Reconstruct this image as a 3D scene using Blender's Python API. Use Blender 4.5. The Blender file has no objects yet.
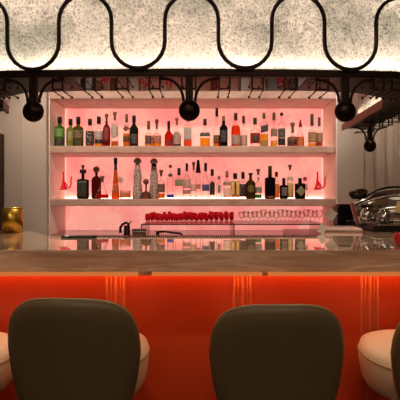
import bpy, math, random
from mathutils import Vector, Matrix
random.seed(7)
PI = math.pi
SC = bpy.context.scene
COL = SC.collection
F = 385.0; EYE = 1.344; VX = 204.0; VY = 195.0

def P(px, py, D):
    "a pixel of the photograph at distance D -> a point of the room"
    return Vector(((px-VX)/F*D, D, EYE+(VY-py)/F*D))
def PX(px, D): return (px-VX)/F*D
def PZ(py, D): return EYE+(VY-py)/F*D

# ------------------------------------------------------------------ mesh helpers
class MB:
    def __init__(s): s.v = []; s.f = []; s.sm = []
    def add(s, vs, fs, smooth=False):
        o = len(s.v); s.v += [tuple(v) for v in vs]
        s.f += [tuple(i+o for i in f) for f in fs]; s.sm += [smooth]*len(fs)
        return s
    def box(s, x0, x1, y0, y1, z0, z1, M=None):
        vs = [Vector((x, y, z)) for z in (z0, z1) for y in (y0, y1) for x in (x0, x1)]
        if M: vs = [M @ v for v in vs]
        return s.add(vs, [(0,2,3,1),(4,5,7,6),(0,1,5,4),(2,6,7,3),(0,4,6,2),(1,3,7,5)])
    def lathe(s, prof, n=20, cx=0, cy=0, cz=0, ex=2.0, dy=1.0, smooth=True, M=None):
        "prof = [(r,z)...] bottom to top; ex = superellipse exponent of the plan"
        vs = []; fs = []
        for r, z in prof:
            r = max(r, 1e-5)
            for i in range(n):
                a = 2*PI*(i+.5)/n; c, q = math.cos(a), math.sin(a)
                k = (abs(c)**ex+abs(q)**ex)**(-1/ex)
                v = Vector((cx+r*k*c, cy+r*k*q*dy, cz+z))
                vs.append(M @ v if M else v)
        m = len(prof)
        for j in range(m-1):
            for i in range(n):
                a, b = j*n+i, j*n+(i+1) % n
                fs.append((a, b, b+n, a+n))
        fs.append(tuple(reversed(range(n)))); fs.append(tuple(range((m-1)*n, m*n)))
        s.add(vs, fs[:-2], smooth)
        o = len(s.v)-len(vs)
        s.f += [tuple(i+o for i in f) for f in fs[-2:]]; s.sm += [False, False]
        return s
    def tube(s, pts, r, n=8, closed=False, smooth=True):
        pts = [Vector(p) for p in pts]; m = len(pts)
        rs = r if isinstance(r, (list, tuple)) else [r]*m
        vs = []; prev = None
        for i, p in enumerate(pts):
            a = pts[i-1] if (i > 0 or closed) else p
            b = pts[(i+1) % m] if (i < m-1 or closed) else p
            t = (b-a).normalized()
            if prev is None:
                up = Vector((0, 0, 1)) if abs(t.z) < .9 else Vector((1, 0, 0))
                nrm = t.cross(up).normalized()
            else:
                nrm = (prev-t*prev.dot(t)).normalized()
            prev = nrm; bi = t.cross(nrm)
            for k in range(n):
                a2 = 2*PI*k/n
                vs.append(p+(nrm*math.cos(a2)+bi*math.sin(a2))*rs[i])
        fs = []
        for j in range(m if closed else m-1):
            for i in range(n):
                a, b = j*n+i, j*n+(i+1) % n
                c, d = ((j+1) % m)*n+(i+1) % n, ((j+1) % m)*n+i
                fs.append((a, b, c, d))
        s.add(vs, fs, smooth)
        if not closed:
            o = len(s.v)-len(vs)
            s.f += [tuple(o+i for i in reversed(range(n))), tuple(o+(m-1)*n+i for i in range(n))]; s.sm += [False, False]
        return s
    def ball(s, c, r, n=12, m=8, sc=(1, 1, 1)):
        c = Vector(c)
        prof = [(r*math.sin(PI*j/m), -r*math.cos(PI*j/m)) for j in range(m+1)]
        M = Matrix.Translation(c) @ Matrix.Diagonal((*sc, 1))
        return s.lathe(prof, n, M=M)
    def prism(s, poly, z0, z1, M=None):
        n = len(poly)
        vs = [Vector((x, y, z0)) for x, y in poly]+[Vector((x, y, z1)) for x, y in poly]
        if M: vs = [M @ v for v in vs]
        fs = [tuple(reversed(range(n))), tuple(range(n, 2*n))]+[(i, (i+1) % n, n+(i+1) % n, n+i) for i in range(n)]
        return s.add(vs, fs)
    def ribbon(s, path, z0, z1, t0, t1):
        "vertical wall following a plan path, between inward offsets t0,t1 (uses path normals)"
        vs = []; m = len(path)
        for (p, nn) in path:
            for t in (t0, t1):
                q = p+nn*t
                vs += [Vector((q.x, q.y, z0)), Vector((q.x, q.y, z1))]
        fs = []
        for j in range(m-1):
            a = j*4; b = a+4
            fs += [(a, b, b+1, a+1), (a+2, a+3, b+3, b+2), (a+1, b+1, b+3, a+3), (a, a+2, b+2, b)]
        fs += [(0, 1, 3, 2), ((m-1)*4, (m-1)*4+2, (m-1)*4+3, (m-1)*4+1)]
        return s.add(vs, fs)
    def build(s, name, mat, parent=None, loc=None, bevel=0, seg=2, angle=None):
        me = bpy.data.meshes.new(name)
        me.from_pydata(s.v, [], s.f); me.update()
        for p, q in zip(me.polygons, s.sm): p.use_smooth = q
        import bmesh
        bm = bmesh.new(); bm.from_mesh(me); bmesh.ops.recalc_face_normals(bm, faces=bm.faces[:]); bm.to_mesh(me); bm.free()
        o = bpy.data.objects.new(name, me); COL.objects.link(o)
        me.materials.append(mat)
        if parent: o.parent = parent
        if loc is not None: o.location = loc
        if bevel:
            m = o.modifiers.new('bevel', 'BEVEL'); m.width = bevel; m.segments = seg; m.limit_method = 'ANGLE'; m.angle_limit = .6
            m.harden_normals = False
        return o

def empty(name, loc=(0, 0, 0), rz=0):
    o = bpy.data.objects.new(name, None); COL.objects.link(o); o.location = loc; o.rotation_euler = (0, 0, rz); o.empty_display_size = .05
    return o
def tag(o, label=None, cat=None, group=None, kind=None):
    if label: o['label'] = label
    if cat: o['category'] = cat
    if group: o['group'] = group
    if kind: o['kind'] = kind
    return o
def kids(o): return [c for c in COL.objects if c.parent == o]
def copy_tree(o, parent=None):
    c = o.copy(); COL.objects.link(c); c.parent = parent
    for ch in kids(o): copy_tree(ch, c)
    return c
def struct(o, label=None):
    o['kind'] = 'structure'
    if label: o['label'] = label
    return o

# ------------------------------------------------------------------ materials
def lin(c):
    return tuple(((x/255)/12.92 if x/255 <= .04045 else ((x/255+.055)/1.055)**2.4) for x in c)+(1,)
def nmat(name):
    m = bpy.data.materials.new(name); m.use_nodes = True
    nt = m.node_tree; nt.nodes.clear()
    out = nt.nodes.new('ShaderNodeOutputMaterial')
    return m, nt, out
def pr(name, col, rough=.5, metal=0, bump=0, bscale=60, var=0, vscale=8, spec=.5, emit=None, es=0, coat=0, trans=0, ior=1.45):
    m, nt, out = nmat(name); N = nt.nodes; L = nt.links
    b = N.new('ShaderNodeBsdfPrincipled'); L.new(b.outputs[0], out.inputs[0])
    b.inputs['Base Color'].default_value = lin(col)
    b.inputs['Roughness'].default_value = rough; b.inputs['Metallic'].default_value = metal
    b.inputs['Specular IOR Level'].default_value = spec; b.inputs['Coat Weight'].default_value = coat
    b.inputs['Coat Roughness'].default_value = .05
    b.inputs['Transmission Weight'].default_value = trans; b.inputs['IOR'].default_value = ior
    if emit: b.inputs['Emission Color'].default_value = lin(emit); b.inputs['Emission Strength'].default_value = es
    tc = N.new('ShaderNodeTexCoord')
    if var:
        n = N.new('ShaderNodeTexNoise'); n.inputs['Scale'].default_value = vscale; n.inputs['Detail'].default_value = 4
        L.new(tc.outputs['Object'], n.inputs['Vector'])
        mx = N.new('ShaderNodeMix'); mx.data_type = 'RGBA'
        c = lin(col)
        mx.inputs[6].default_value = tuple(x*(1-var) for x in c[:3])+(1,); mx.inputs[7].default_value = tuple(min(1, x*(1+var)) for x in c[:3])+(1,)
        L.new(n.outputs[0], mx.inputs[0]); L.new(mx.outputs[2], b.inputs['Base Color'])
    if bump:
        n = N.new('ShaderNodeTexNoise'); n.inputs['Scale'].default_value = bscale; n.inputs['Detail'].default_value = 3
        L.new(tc.outputs['Object'], n.inputs['Vector'])
        bp = N.new('ShaderNodeBump'); bp.inputs['Strength'].default_value = bump; bp.inputs['Distance'].default_value = .002
        L.new(n.outputs[0], bp.inputs['Height']); L.new(bp.outputs[0], b.inputs['Normal'])
    return m
def glass_thin(name, tint=(245, 240, 238), edge=.35, body=0.0, bodycol=None):
    "thin glass: tinted transparent darkening with grazing thickness, plus Fresnel gloss; body = share of coloured diffuse glass"
    m, nt, out = nmat(name); N = nt.nodes; L = nt.links
    lw = N.new('ShaderNodeLayerWeight'); lw.inputs[0].default_value = .35
    mx = N.new('ShaderNodeMix'); mx.data_type = 'RGBA'
    c = lin(tint); mx.inputs[6].default_value = c; mx.inputs[7].default_value = tuple(x*(1-edge) for x in c[:3])+(1,)
    L.new(lw.outputs['Facing'], mx.inputs[0])
    t = N.new('ShaderNodeBsdfTransparent'); L.new(mx.outputs[2], t.inputs[0])
    g = N.new('ShaderNodeBsdfGlossy'); g.inputs['Roughness'].default_value = .04
    fr = N.new('ShaderNodeFresnel'); fr.inputs[0].default_value = 1.45
    fm = N.new('ShaderNodeMath'); fm.operation = 'MULTIPLY'; fm.inputs[1].default_value = .35; L.new(fr.outputs[0], fm.inputs[0])
    cur = t.outputs[0]
    if body:
        d = N.new('ShaderNodeBsdfDiffuse'); d.inputs[0].default_value = lin(bodycol or tint)
        tl = N.new('ShaderNodeBsdfTranslucent'); tl.inputs[0].default_value = lin(bodycol or tint)
        m0 = N.new('ShaderNodeMixShader'); m0.inputs[0].default_value = .5
        L.new(d.outputs[0], m0.inputs[1]); L.new(tl.outputs[0], m0.inputs[2])
        m1 = N.new('ShaderNodeMixShader'); m1.inputs[0].default_value = body
        L.new(cur, m1.inputs[1]); L.new(m0.outputs[0], m1.inputs[2]); cur = m1.outputs[0]
    m2 = N.new('ShaderNodeMixShader'); L.new(fm.outputs[0], m2.inputs[0]); L.new(cur, m2.inputs[1]); L.new(g.outputs[0], m2.inputs[2])
    L.new(m2.outputs[0], out.inputs[0])
    return m
def emis(name, col, s):
    m, nt, out = nmat(name); e = nt.nodes.new('ShaderNodeEmission'); e.inputs[0].default_value = lin(col); e.inputs[1].default_value = s
    nt.links.new(e.outputs[0], out.inputs[0]); return m
def marble(name, base, vein, dark, rough, scale=(1, 1, 1), veinw=.55, amount=.5):
    m, nt, out = nmat(name); N = nt.nodes; L = nt.links
    b = N.new('ShaderNodeBsdfPrincipled'); L.new(b.outputs[0], out.inputs[0]); b.inputs['Roughness'].default_value = rough
    tc = N.new('ShaderNodeTexCoord'); mp = N.new('ShaderNodeMapping'); mp.inputs['Scale'].default_value = scale
    L.new(tc.outputs['Object'], mp.inputs[0])
    n1 = N.new('ShaderNodeTexNoise'); n1.inputs['Scale'].default_value = 2.2; n1.inputs['Detail'].default_value = 6; n1.inputs['Distortion'].default_value = 1.2
    n2 = N.new('ShaderNodeTexNoise'); n2.inputs['Scale'].default_value = 7; n2.inputs['Detail'].default_value = 8; n2.inputs['Distortion'].default_value = .6
    L.new(mp.outputs[0], n1.inputs[0]); L.new(mp.outputs[0], n2.inputs[0])
    r1 = N.new('ShaderNodeValToRGB'); e = r1.color_ramp.elements
    e[0].position = .35; e[0].color = lin(dark); e[1].position = .6; e[1].color = lin(base)
    L.new(n2.outputs[0], r1.inputs[0])
    r2 = N.new('ShaderNodeValToRGB'); e = r2.color_ramp.elements
    e[0].position = veinw-.04; e[0].color = (0, 0, 0, 1); e[1].position = veinw; e[1].color = (amount,)*3+(1,)
    e2 = r2.color_ramp.elements.new(veinw+.04); e2.color = (0, 0, 0, 1)
    L.new(n1.outputs[0], r2.inputs[0])
    mx = N.new('ShaderNodeMix'); mx.data_type = 'RGBA'; mx.inputs[7].default_value = lin(vein)
    L.new(r1.outputs[0], mx.inputs[6]); L.new(r2.outputs[0], mx.inputs[0]); L.new(mx.outputs[2], b.inputs['Base Color'])
    return m

M_plaster = pr('plaster', (188, 172, 160), .85, var=.06, vscale=2, bump=.2, bscale=30)
M_ceiling = pr('ceiling_paint', (150, 135, 120), .9)
M_floor = pr('floor_wood', (70, 48, 34), .4, var=.2, vscale=5)
M_darkwood = pr('dark_wood', (58, 24, 16), .4, var=.25, vscale=6)
M_shelf = marble('shelf_stone', (198, 158, 144), (214, 178, 164), (182, 142, 128), .45, (1.2, 1, 3), amount=.3)
M_liner = pr('niche_liner', (248, 226, 214), .5, var=.05)
M_counter = marble('counter_marble', (206, 172, 142), (234, 212, 190), (178, 140, 110), .03, (.55, 1.2, 7), .52, .5)
cb = M_counter.node_tree.nodes['Principled BSDF']; cb.inputs['Coat Weight'].default_value = 1; cb.inputs['Coat Roughness'].default_value = .02; cb.inputs['Coat IOR'].default_value = 1.65
M_bronze = pr('dark_bronze', (52, 36, 28), .42, .75, bump=.15, bscale=80)
M_bronze2 = pr('bronze_disc', (48, 34, 25), .3, .8)
M_steel = pr('steel', (170, 165, 160), .25, 1)
M_chrome = pr('chrome', (225, 222, 220), .06, 1)
M_black = pr('black_plastic', (18, 16, 16), .35)
M_copper = pr('copper_rib', (200, 100, 60), .5, .3)
M_gold = pr('brass', (196, 156, 66), .34, 1, bump=.05)
M_lacquer = pr('red_lacquer', (228, 80, 36), .32, 0, var=.08, vscale=3)
M_leather_shaded = pr('leather_shaded', (108, 90, 62), .5, bump=.35, bscale=180, var=.06, vscale=10)  # stool leather with the shade of its back put into the colour
M_leather_lit = pr('leather_lit', (232, 222, 196), .42, bump=.35, bscale=180, var=.04, vscale=10)  # same leather, lit tone put into the colour
M_piping = pr('piping', (170, 152, 112), .5)
M_paper = pr('paper', (242, 236, 222), .8)
M_redglass = glass_thin('ruby_glass', (250, 40, 56), .5, .6, (250, 40, 62))
M_redsolid = pr('red_glass_solid', (244, 22, 46), .1, coat=.5)
M_clear = glass_thin('clear_glass', (254, 251, 250), .13)
M_stem = glass_thin('stemware_glass', (255, 253, 252), .05)
M_sheet = glass_thin('sheet_glass', (248, 242, 240), .2)

# backlit onyx of the niche: a lamp panel, evenly glowing, veined stone
def onyx():
    m, nt, out = nmat('backlit_onyx'); N = nt.nodes; L = nt.links
    b = N.new('ShaderNodeBsdfPrincipled'); L.new(b.outputs[0], out.inputs[0]); b.inputs['Roughness'].default_value = .6
    tc = N.new('ShaderNodeTexCoord')
    n = N.new('ShaderNodeTexNoise'); n.inputs['Scale'].default_value = 1.6; n.inputs['Detail'].default_value = 7; n.inputs['Distortion'].default_value = 1.5
    L.new(tc.outputs['Object'], n.inputs[0])
    r = N.new('ShaderNodeValToRGB'); e = r.color_ramp.elements
    e[0].position = .3; e[0].color = lin((246, 132, 126)); e[1].position = .7; e[1].color = lin((255, 184, 160))
    v = r.color_ramp.elements.new(.5); v.color = lin((252, 158, 148)); v = r.color_ramp.elements.new(.515); v.color = lin((255, 186, 168)); v = r.color_ramp.elements.new(.53); v.color = lin((252, 160, 148))
    L.new(n.outputs[0], r.inputs[0])
    b.inputs['Base Color'].default_value = lin((235, 170, 160))
    L.new(r.outputs[0], b.inputs['Emission Color']); b.inputs['Emission Strength'].default_value = .82
    return m
M_onyx = onyx()

def crackle():
    m, nt, out = nmat('crackle_glass'); N = nt.nodes; L = nt.links
    tc = N.new('ShaderNodeTexCoord')
    n = N.new('ShaderNodeTexNoise'); n.inputs['Scale'].default_value = 9; n.inputs['Detail'].default_value = 2
    L.new(tc.outputs['Object'], n.inputs[0])
    ad = N.new('ShaderNodeMix'); ad.data_type = 'VECTOR'; ad.inputs[0].default_value = .10
    L.new(tc.outputs['Object'], ad.inputs[4]); L.new(n.outputs[1], ad.inputs[5])
    vo = N.new('ShaderNodeTexVoronoi'); vo.feature = 'DISTANCE_TO_EDGE'; vo.inputs['Scale'].default_value = 62
    L.new(ad.outputs[1], vo.inputs['Vector'])
    vo2 = N.new('ShaderNodeTexVoronoi'); vo2.inputs['Scale'].default_value = 62
    L.new(ad.outputs[1], vo2.inputs['Vector'])
    r = N.new('ShaderNodeValToRGB'); e = r.color_ramp.elements
    e[0].position = 0.03; e[0].color = (1, .98, .95, 1); e[1].position = .30; e[1].color = (.54, .50, .46, 1)
    L.new(vo.outputs[0], r.inputs[0])
    r2 = N.new('ShaderNodeMapRange'); r2.inputs['To Min'].default_value = .7; r2.inputs['To Max'].default_value = 1.15
    sp = N.new('ShaderNodeSeparateColor'); L.new(vo2.outputs['Color'], sp.inputs[0]); L.new(sp.outputs[0], r2.inputs[0])
    ml = N.new('ShaderNodeMix'); ml.data_type = 'RGBA'; ml.blend_type = 'MULTIPLY'; ml.inputs[0].default_value = 1
    L.new(r.outputs[0], ml.inputs[6]); L.new(r2.outputs[0], ml.inputs[7])
    nb = N.new('ShaderNodeTexNoise'); nb.inputs['Scale'].default_value = 3.5; nb.inputs['Detail'].default_value = 2
    L.new(tc.outputs['Object'], nb.inputs[0])
    rb = N.new('ShaderNodeValToRGB'); e = rb.color_ramp.elements
    e[0].position = .34; e[0].color = (.64, .62, .57, 1); e[1].position = .56; e[1].color = (1, .93, .88, 1)
    L.new(nb.outputs[0], rb.inputs[0])
    m3 = N.new('ShaderNodeMix'); m3.data_type = 'RGBA'; m3.blend_type = 'MULTIPLY'; m3.inputs[0].default_value = 1
    L.new(ml.outputs[2], m3.inputs[6]); L.new(rb.outputs[0], m3.inputs[7])
    tl = N.new('ShaderNodeBsdfTranslucent'); L.new(m3.outputs[2], tl.inputs[0])
    g = N.new('ShaderNodeBsdfGlossy'); g.inputs['Roughness'].default_value = .15
    bp = N.new('ShaderNodeBump'); bp.inputs['Strength'].default_value = .8; bp.inputs['Distance'].default_value = .004
    L.new(vo.outputs[0], bp.inputs['Height']); L.new(bp.outputs[0], g.inputs['Normal'])
    mx = N.new('ShaderNodeMixShader'); mx.inputs[0].default_value = .08
    L.new(tl.outputs[0], mx.inputs[1]); L.new(g.outputs[0], mx.inputs[2]); L.new(mx.outputs[0], out.inputs[0])
    return m
M_crackle = crackle()
M_white = pr('white_enamel', (240, 236, 228), .8)
M_led_fascia = emis('fascia_led', (255, 252, 246), 60)
M_led_shelf = emis('shelf_led', (255, 224, 196), 8)
M_led_bar = emis('bar_led', (255, 158, 84), 13)
M_lip_glow = emis('lip_glow', (232, 130, 66), .72)

# ------------------------------------------------------------------ the room
WD = 3.85     # face of the back wall / front of the shelves
ND = 4.28     # back of the niche
NX0, NX1 = PX(49, WD), PX(337, WD)
CEIL = 2.95
def room_box(name, mat, *a, **k):
    return struct(MB().box(*a).build(name, mat, **k))
room_box('floor', M_floor, -4.2, 4.2, -3.2, 5.0, -.1, 0)
room_box('ceiling', M_ceiling, -4.2, 4.2, -3.2, 5.0, CEIL, CEIL+.1)
room_box('wall_left', M_plaster, -4.2, -4.1, -3.2, 5.0, 0, CEIL)
room_box('wall_right', M_plaster, 4.1, 4.2, -3.2, 5.0, 0, CEIL)
room_box('wall_front', M_plaster, -4.1, 4.1, -3.2, -3.1, 0, CEIL)
bw = MB()
bw.box(-4.1, NX0, WD, 4.4, 0, CEIL); bw.box(NX1, 4.1, WD, 4.4, 0, CEIL)
bw.box(NX0, NX1, ND+.02, 4.4, 0, CEIL); bw.box(NX0, NX1, WD, ND+.02, 2.72, CEIL)
struct(bw.build('wall_back', M_plaster))
# wall relief on either side of the niche
struct(MB().box(PX(20, 3.78), PX(46, 3.78), 3.79, WD, 0, CEIL).build('trim_1', M_plaster, bevel=.012))
struct(MB().box(PX(-10, 3.78), PX(1, 3.78), 3.74, WD, 0, 1.95).build('door_1', M_darkwood, bevel=.01))
rc = MB()
for (a, b, d) in ((366, 372, .035), (376, 383, .04), (387, 396, .04), (400, 409, .035)):
    rc.lathe([(PX(b, 3.8)/2-PX(a, 3.8)/2, 0), (PX(b, 3.8)/2-PX(a, 3.8)/2, CEIL)], 16, (PX(a, 3.8)+PX(b, 3.8))/2, WD-.005)
struct(rc.build('trim_2', M_plaster))
# niche lining: glowing onyx back in the three bays under the top shelf, plain above
def slab(name, mat, x0, x1, y0, y1, z0, z1, bevel=0, parent=None):
    return MB().box(x0, x1, y0, y1, z0, z1).build(name, mat, parent, bevel=bevel)
T3a, T3b = PZ(99, WD), PZ(91, WD)
U_a, U_b = PZ(153, WD), PZ(146, WD)
L_a, L_b = PZ(206, WD), PZ(199, WD)
pan = empty('backlit_panel', (0, ND, 0)); tag(pan, 'glowing pink onyx wall behind the bottle shelves', 'backlit panel', kind='thing')
for z0, z1 in ((.95, L_a), (L_b, U_a), (U_b, T3a)):
    slab('onyx_sheet', M_onyx, NX0+.013, NX1-.013, -.005, .015, z0+.001, z1-.001, parent=pan)
struct(slab('wall_niche', pr('niche_plaster', (225, 165, 150), .7), NX0, NX1, ND-.005, ND+.02, T3b, 2.72))
for nm, x0, x1 in (('trim_3', NX0+.0005, NX0+.012), ('trim_4', NX1-.012, NX1-.0005)):
    struct(slab(nm, M_liner, x0, x1, WD-.008, ND-.006, 0, 2.719))
# shelves
def shelf(z0, z1, label):
    s = slab('wall_shelf', M_shelf, NX0+.0125, NX1-.0125, WD-.012, ND-.006, z0, z1, bevel=.006)
    tag(s, label, 'shelf'); return s
shelf(T3a, T3b, 'pale stone shelf highest in the niche, half hidden behind the peg rack')
shelf(U_a, U_b, 'pale stone shelf carrying the upper row of spirit bottles')
shelf(L_a, L_b, 'pale stone shelf carrying the lower row of bottles and red glass figures')
for z, lb in ((U_b, 'glowing light strip along the back of the upper bottle shelf'), (L_b, 'glowing light strip along the back of the lower bottle shelf')):
    s = slab('light_strip', M_led_shelf, NX0+.02, NX1-.02, ND-.03, ND-.018, z+.0005, z+.010); tag(s, lb, 'light')

M_corner_glow = emis('corner_glow', (255, 190, 170), 1.15)  # dim strips added for the soft glow in the back corners
for za, zb_, w_ in ((L_b+.02, U_a-.01, 'lower'), (U_b+.02, T3a-.01, 'upper')):
    for xa_, xb_, sd in ((NX0+.014, NX0+.022, 'left'), (NX1-.022, NX1-.014, 'right')):
        s = slab('light_strip', M_corner_glow, xa_, xb_, ND-.022, ND-.012, za, zb_); tag(s, 'added upright glow strip in the %s back corner of the %s shelf bay' % (sd, w_), 'light')

# ------------------------------------------------------------------ back counter and bar
CT, CB = 1.104, 1.008
slb = slab('back_counter', M_steel, NX0+.02, PX(330, 3.45), 3.42, ND-.04, .90, .95, bevel=.005)
slb2 = empty('back_cabinet', (0, 3.5, 0)); tag(slb2, 'closed steel cabinet under the back counter', 'cabinet')
slab('body', M_steel, NX0+.03, PX(329, 3.45), 0, .70, 0, .899, parent=slb2)
tag(slb, 'steel back counter below the bottle niche', 'counter')
for i in range(4):
    w = (PX(329, 3.45)-NX0-.03)/4; x0 = NX0+.03+w*i
    d = slab('door', M_steel, x0+.01, x0+w-.01, -.02, 0, .1, .87, bevel=.004, parent=slb2)
    slab('handle', M_black, x0+w-.06, x0+w-.04, -.04, -.02, .6, .75, parent=d)

bar = empty('bar_counter', (0, 2, 0)); tag(bar, 'long polished marble bar counter with glowing orange red front', 'bar counter')
def bo(D): return D-2
BL, BR = -2.6, 2.55
plan = [(BL, 1.68), (BR, 1.68), (BR, 3.84), (PX(327, 3.84), 3.84), (PX(324, 3.0), 3.0), (PX(320, 2.36), 2.36), (PX(316, 2.24), 2.227), (PX(66, 2.227), 2.227), (PX(52, 2.27), 2.27), (PX(40, 2.36), 2.36), (PX(38, 2.54), 2.54), (-1.33, 2.57), (BL, 2.57)]
MB().prism([(x, bo(y)) for x, y in plan], CB, CT).build('countertop', M_counter, bar, bevel=.003)
# lip under the top, its bright orange put in as made-up glow
for a, b in ((-60, 138), (152, 262), (268, 460)):
    slab('glow_lip', M_lip_glow, PX(a, 1.70), PX(b, 1.70), bo(1.692), bo(1.71), CB-.020, CB-.0005, parent=bar)
slab('apron', M_counter, BL+.01, BR-.01, bo(1.711), bo(1.73), CB-.022, CB-.0005, parent=bar)
slab('light_strip', M_led_bar, BL+.05, BR-.05, bo(1.838), bo(1.852), CB-.010, CB-.0005, parent=bar)
slab('front_panel', M_lacquer, BL+.02, BR-.02, bo(1.88), bo(1.92), .02, CB-.0005, parent=bar)
slab('kickboard', M_black, BL+.02, BR-.02, bo(1.86), bo(1.879), 0, .10, parent=bar)
slab('inner_body', M_steel, BL+.02, PX(316, 2.24), bo(1.921), bo(2.20), .02, CB-.001, parent=bar)
slab('return_body', M_steel, PX(330, 2.4), BR-.02, bo(1.921), bo(3.83), .02, CB-.001, parent=bar)
for xs in ((105, 125), (233, 252), (361, 380)):
    w = (xs[1]-xs[0])
    for (a, b, r) in ((0, .16, 1), (.22, .34, .6), (.42, .62, 1), (.70, .80, .6), (.84, 1.0, 1)):
        xa, xb = PX(xs[0]+w*a, 1.87), PX(xs[0]+w*b, 1.87); rr = (xb-xa)/2
        MB().lathe([(rr, .10), (rr, CB-.03)], 14, (xa+xb)/2, bo(1.882)).build('rib', M_copper, bar)
# rope bead along the back edge of the top
bt = MB(); n = 114; x0, x1 = PX(66, 2.225), PX(316, 2.225)
for i in range(n):
    x = x0+(x1-x0)*(i+.5)/n
    bt.ball((x, bo(2.220), CT+.0040), .0056, 8, 5)
tag(bt.build('bead_trim', pr('bead_metal', (120, 78, 66), .35, .8), bar), kind='stuff')

# working counter behind the bar with sink fittings
wc = empty('sink_counter', (0, 2.7, 0)); tag(wc, 'steel working counter behind the bar carrying the taps', 'counter')
slab('worktop', M_steel, PX(45, 2.8), PX(310, 2.6), -.23, .12, .86, .90, bevel=.004, parent=wc)
slab('body', M_steel, PX(46, 2.8), PX(309, 2.6), -.20, .10, 0, .859, parent=wc)

# ------------------------------------------------------------------ canopy with peg rack
CX = -.077
def path_right(n=14):
    pts = []
    R, ox = .56, .99
    for i in range(14):
        x = ox*i/14
        pts.append((Vector((x, 1.950+.035*(x/ox)**2, 0)), Vector((-.0*x, 1, 0)).normalized()))
    for i in range(n+1):
        a = (PI/2)*i/n
        pts.append((Vector((ox+R*math.sin(a), 1.985+R*(1-math.cos(a)), 0)), Vector((-math.sin(a), math.cos(a), 0))))
    for i in range(1, 8):
        pts.append((Vector((ox+R, 1.985+R+i*.14, 0)), Vector((-1, 0, 0))))
    return pts
pr_ = path_right()
path = [(Vector((CX-p.x, p.y, 0)), Vector((-nn.x, nn.y, 0))) for p, nn in reversed(pr_[1:-5])]+[(Vector((CX+p.x, p.y, 0)), nn) for p, nn in pr_]
RZ0, RZ1 = 1.947, 1.985
can = empty('bar_canopy', (0, 0, 0)); tag(can, 'hanging canopy of lit crackle glass with dark bronze rim, loops and peg rack', 'canopy')
MB().ribbon(path, RZ0, RZ1, 0, .035).build('rim', M_bronze, can, bevel=.004)
MB().ribbon(path, RZ1+.001, CEIL-.05, .055, .063).build('glass_panel', M_crackle, can)
MB().ribbon(path, RZ1+.0005, RZ1+.010, .036, .054).build('light_ledge', emis('ledge_glow', (255, 246, 228), 1.3), can)
MB().ribbon(path, RZ1+.030, RZ1+.042, .085, .10).build('light_strip', M_led_fascia, can)
MB().ribbon(path, 2.600, 2.632, .085, .10).build('light_strip', M_led_fascia, can)  # unseen upper strip, added to brighten the top of the glass
lb = MB().ribbon(path, RZ1+.03, CEIL-.001, .19, .20); lb.build('spill_board', M_white, can)  # unseen board, added to keep the strips from spilling into the room
MB().ribbon(path, RZ1+.022, RZ1+.027, .075, .19).build('bottom_board', M_white, can)
MB().ribbon(path, CEIL-.05, CEIL-.001, .03, .19).build('top_rail', M_bronze, can)
# corner and return deck under the boxes
def deck(sg):
    pl = []
    R, ox = .56, .99
    yb = 3.53 if sg > 0 else 2.80
    for i in range(13):
        a = (PI/2)*i/12; pl.append((CX+sg*(ox-.05+(R-.035)*math.sin(a)+.05*math.sin(a)), 1.985+.036+(R-.036)*(1-math.cos(a))))
    pl = [(CX+sg*.62, 2.02)]+pl
    pl += [(CX+sg*1.512, yb), (CX+sg*1.36, yb), (CX+sg*1.30, 2.62), (CX+sg*1.20, 2.42), (CX+sg*1.0, 2.30), (CX+sg*.62, 2.24)]
    if sg < 0: pl = pl[::-1]
    MB().prism(pl, 1.952, 1.962).build('deck', M_bronze, can)
    e = [Vector((CX+sg*1.30, 2.60, 0)), Vector((CX+sg*1.36, yb, 0))]
    nn = Vector((sg, 0, 0))
    MB().ribbon([(e[0], nn), (e[1], nn)], 1.935, 1.99, -.02, .0).build('inner_rim', pr('rim_pink_lit', (140, 92, 76), .5, .2) if sg > 0 else M_bronze, can)  # right rim has the niche's pink light put into its colour
    if sg < 0: return
    g0, g1 = Vector((CX+sg*1.30, 2.55, 0)), Vector((CX+sg*1.335, 3.12, 0))
    MB().ribbon([(g0, nn), (g1, nn)], 1.991, 2.40, -.012, -.004).build('glass_panel', M_crackle, can)
    MB().ribbon([(g0, nn), (g1, nn)], 1.995, 2.01, .02, .035).build('light_strip', emis('inner_led', (255, 244, 226), 9), can)
deck(1); deck(-1)
# serpentine loops on the outside of the glass
sp = []
zb = PZ(69, 1.95); r = 26.6/F*1.95; pitch = r*4; zt = PZ(-5.5, 1.95); z_lo = zb+r; z_hi = zt-r
def along(x, off):
    "point on the rim path at arc position x from the centre"
    s = 0; mid = len(path)-len(pr_)
    if x >= 0:
        i = mid
        while i < len(path)-1:
            d = (path[i+1][0]-path[i][0]).length
            if s+d >= x:
                t = (x-s)/d; p = path[i][0].lerp(path[i+1][0], t); nn = path[i][1].lerp(path[i+1][1], t).normalized(); return p+nn*off, nn
            s += d; i += 1
        return path[-1][0]+path[-1][1]*off, path[-1][1]
    p, nn = along(-x, off)
    return Vector((2*CX-p.x, p.y, 0)), Vector((-nn.x, nn.y, 0))
xc0 = PX(33, 1.96)-CX
loops = []
for k in range(-3, 7):
    c = xc0+pitch*k
    for i in range(13):      # bottom half circle
        a = PI+PI*i/12; loops.append((c+r*math.cos(a), z_lo+r*math.sin(a)))
    c2 = c+2*r
    for i in range(13):
        a = PI-PI*i/12; loops.append((c2+r*math.cos(a), z_hi+r*math.sin(a)))
pts = []
for s, z in loops:
    if abs(s) < 2.4:
        p, nn = along(s, -.014); pts.append(Vector((p.x, p.y, z)))
MB().tube(pts, .0105, 10).build('serpentine_bar', M_bronze, can)
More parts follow.
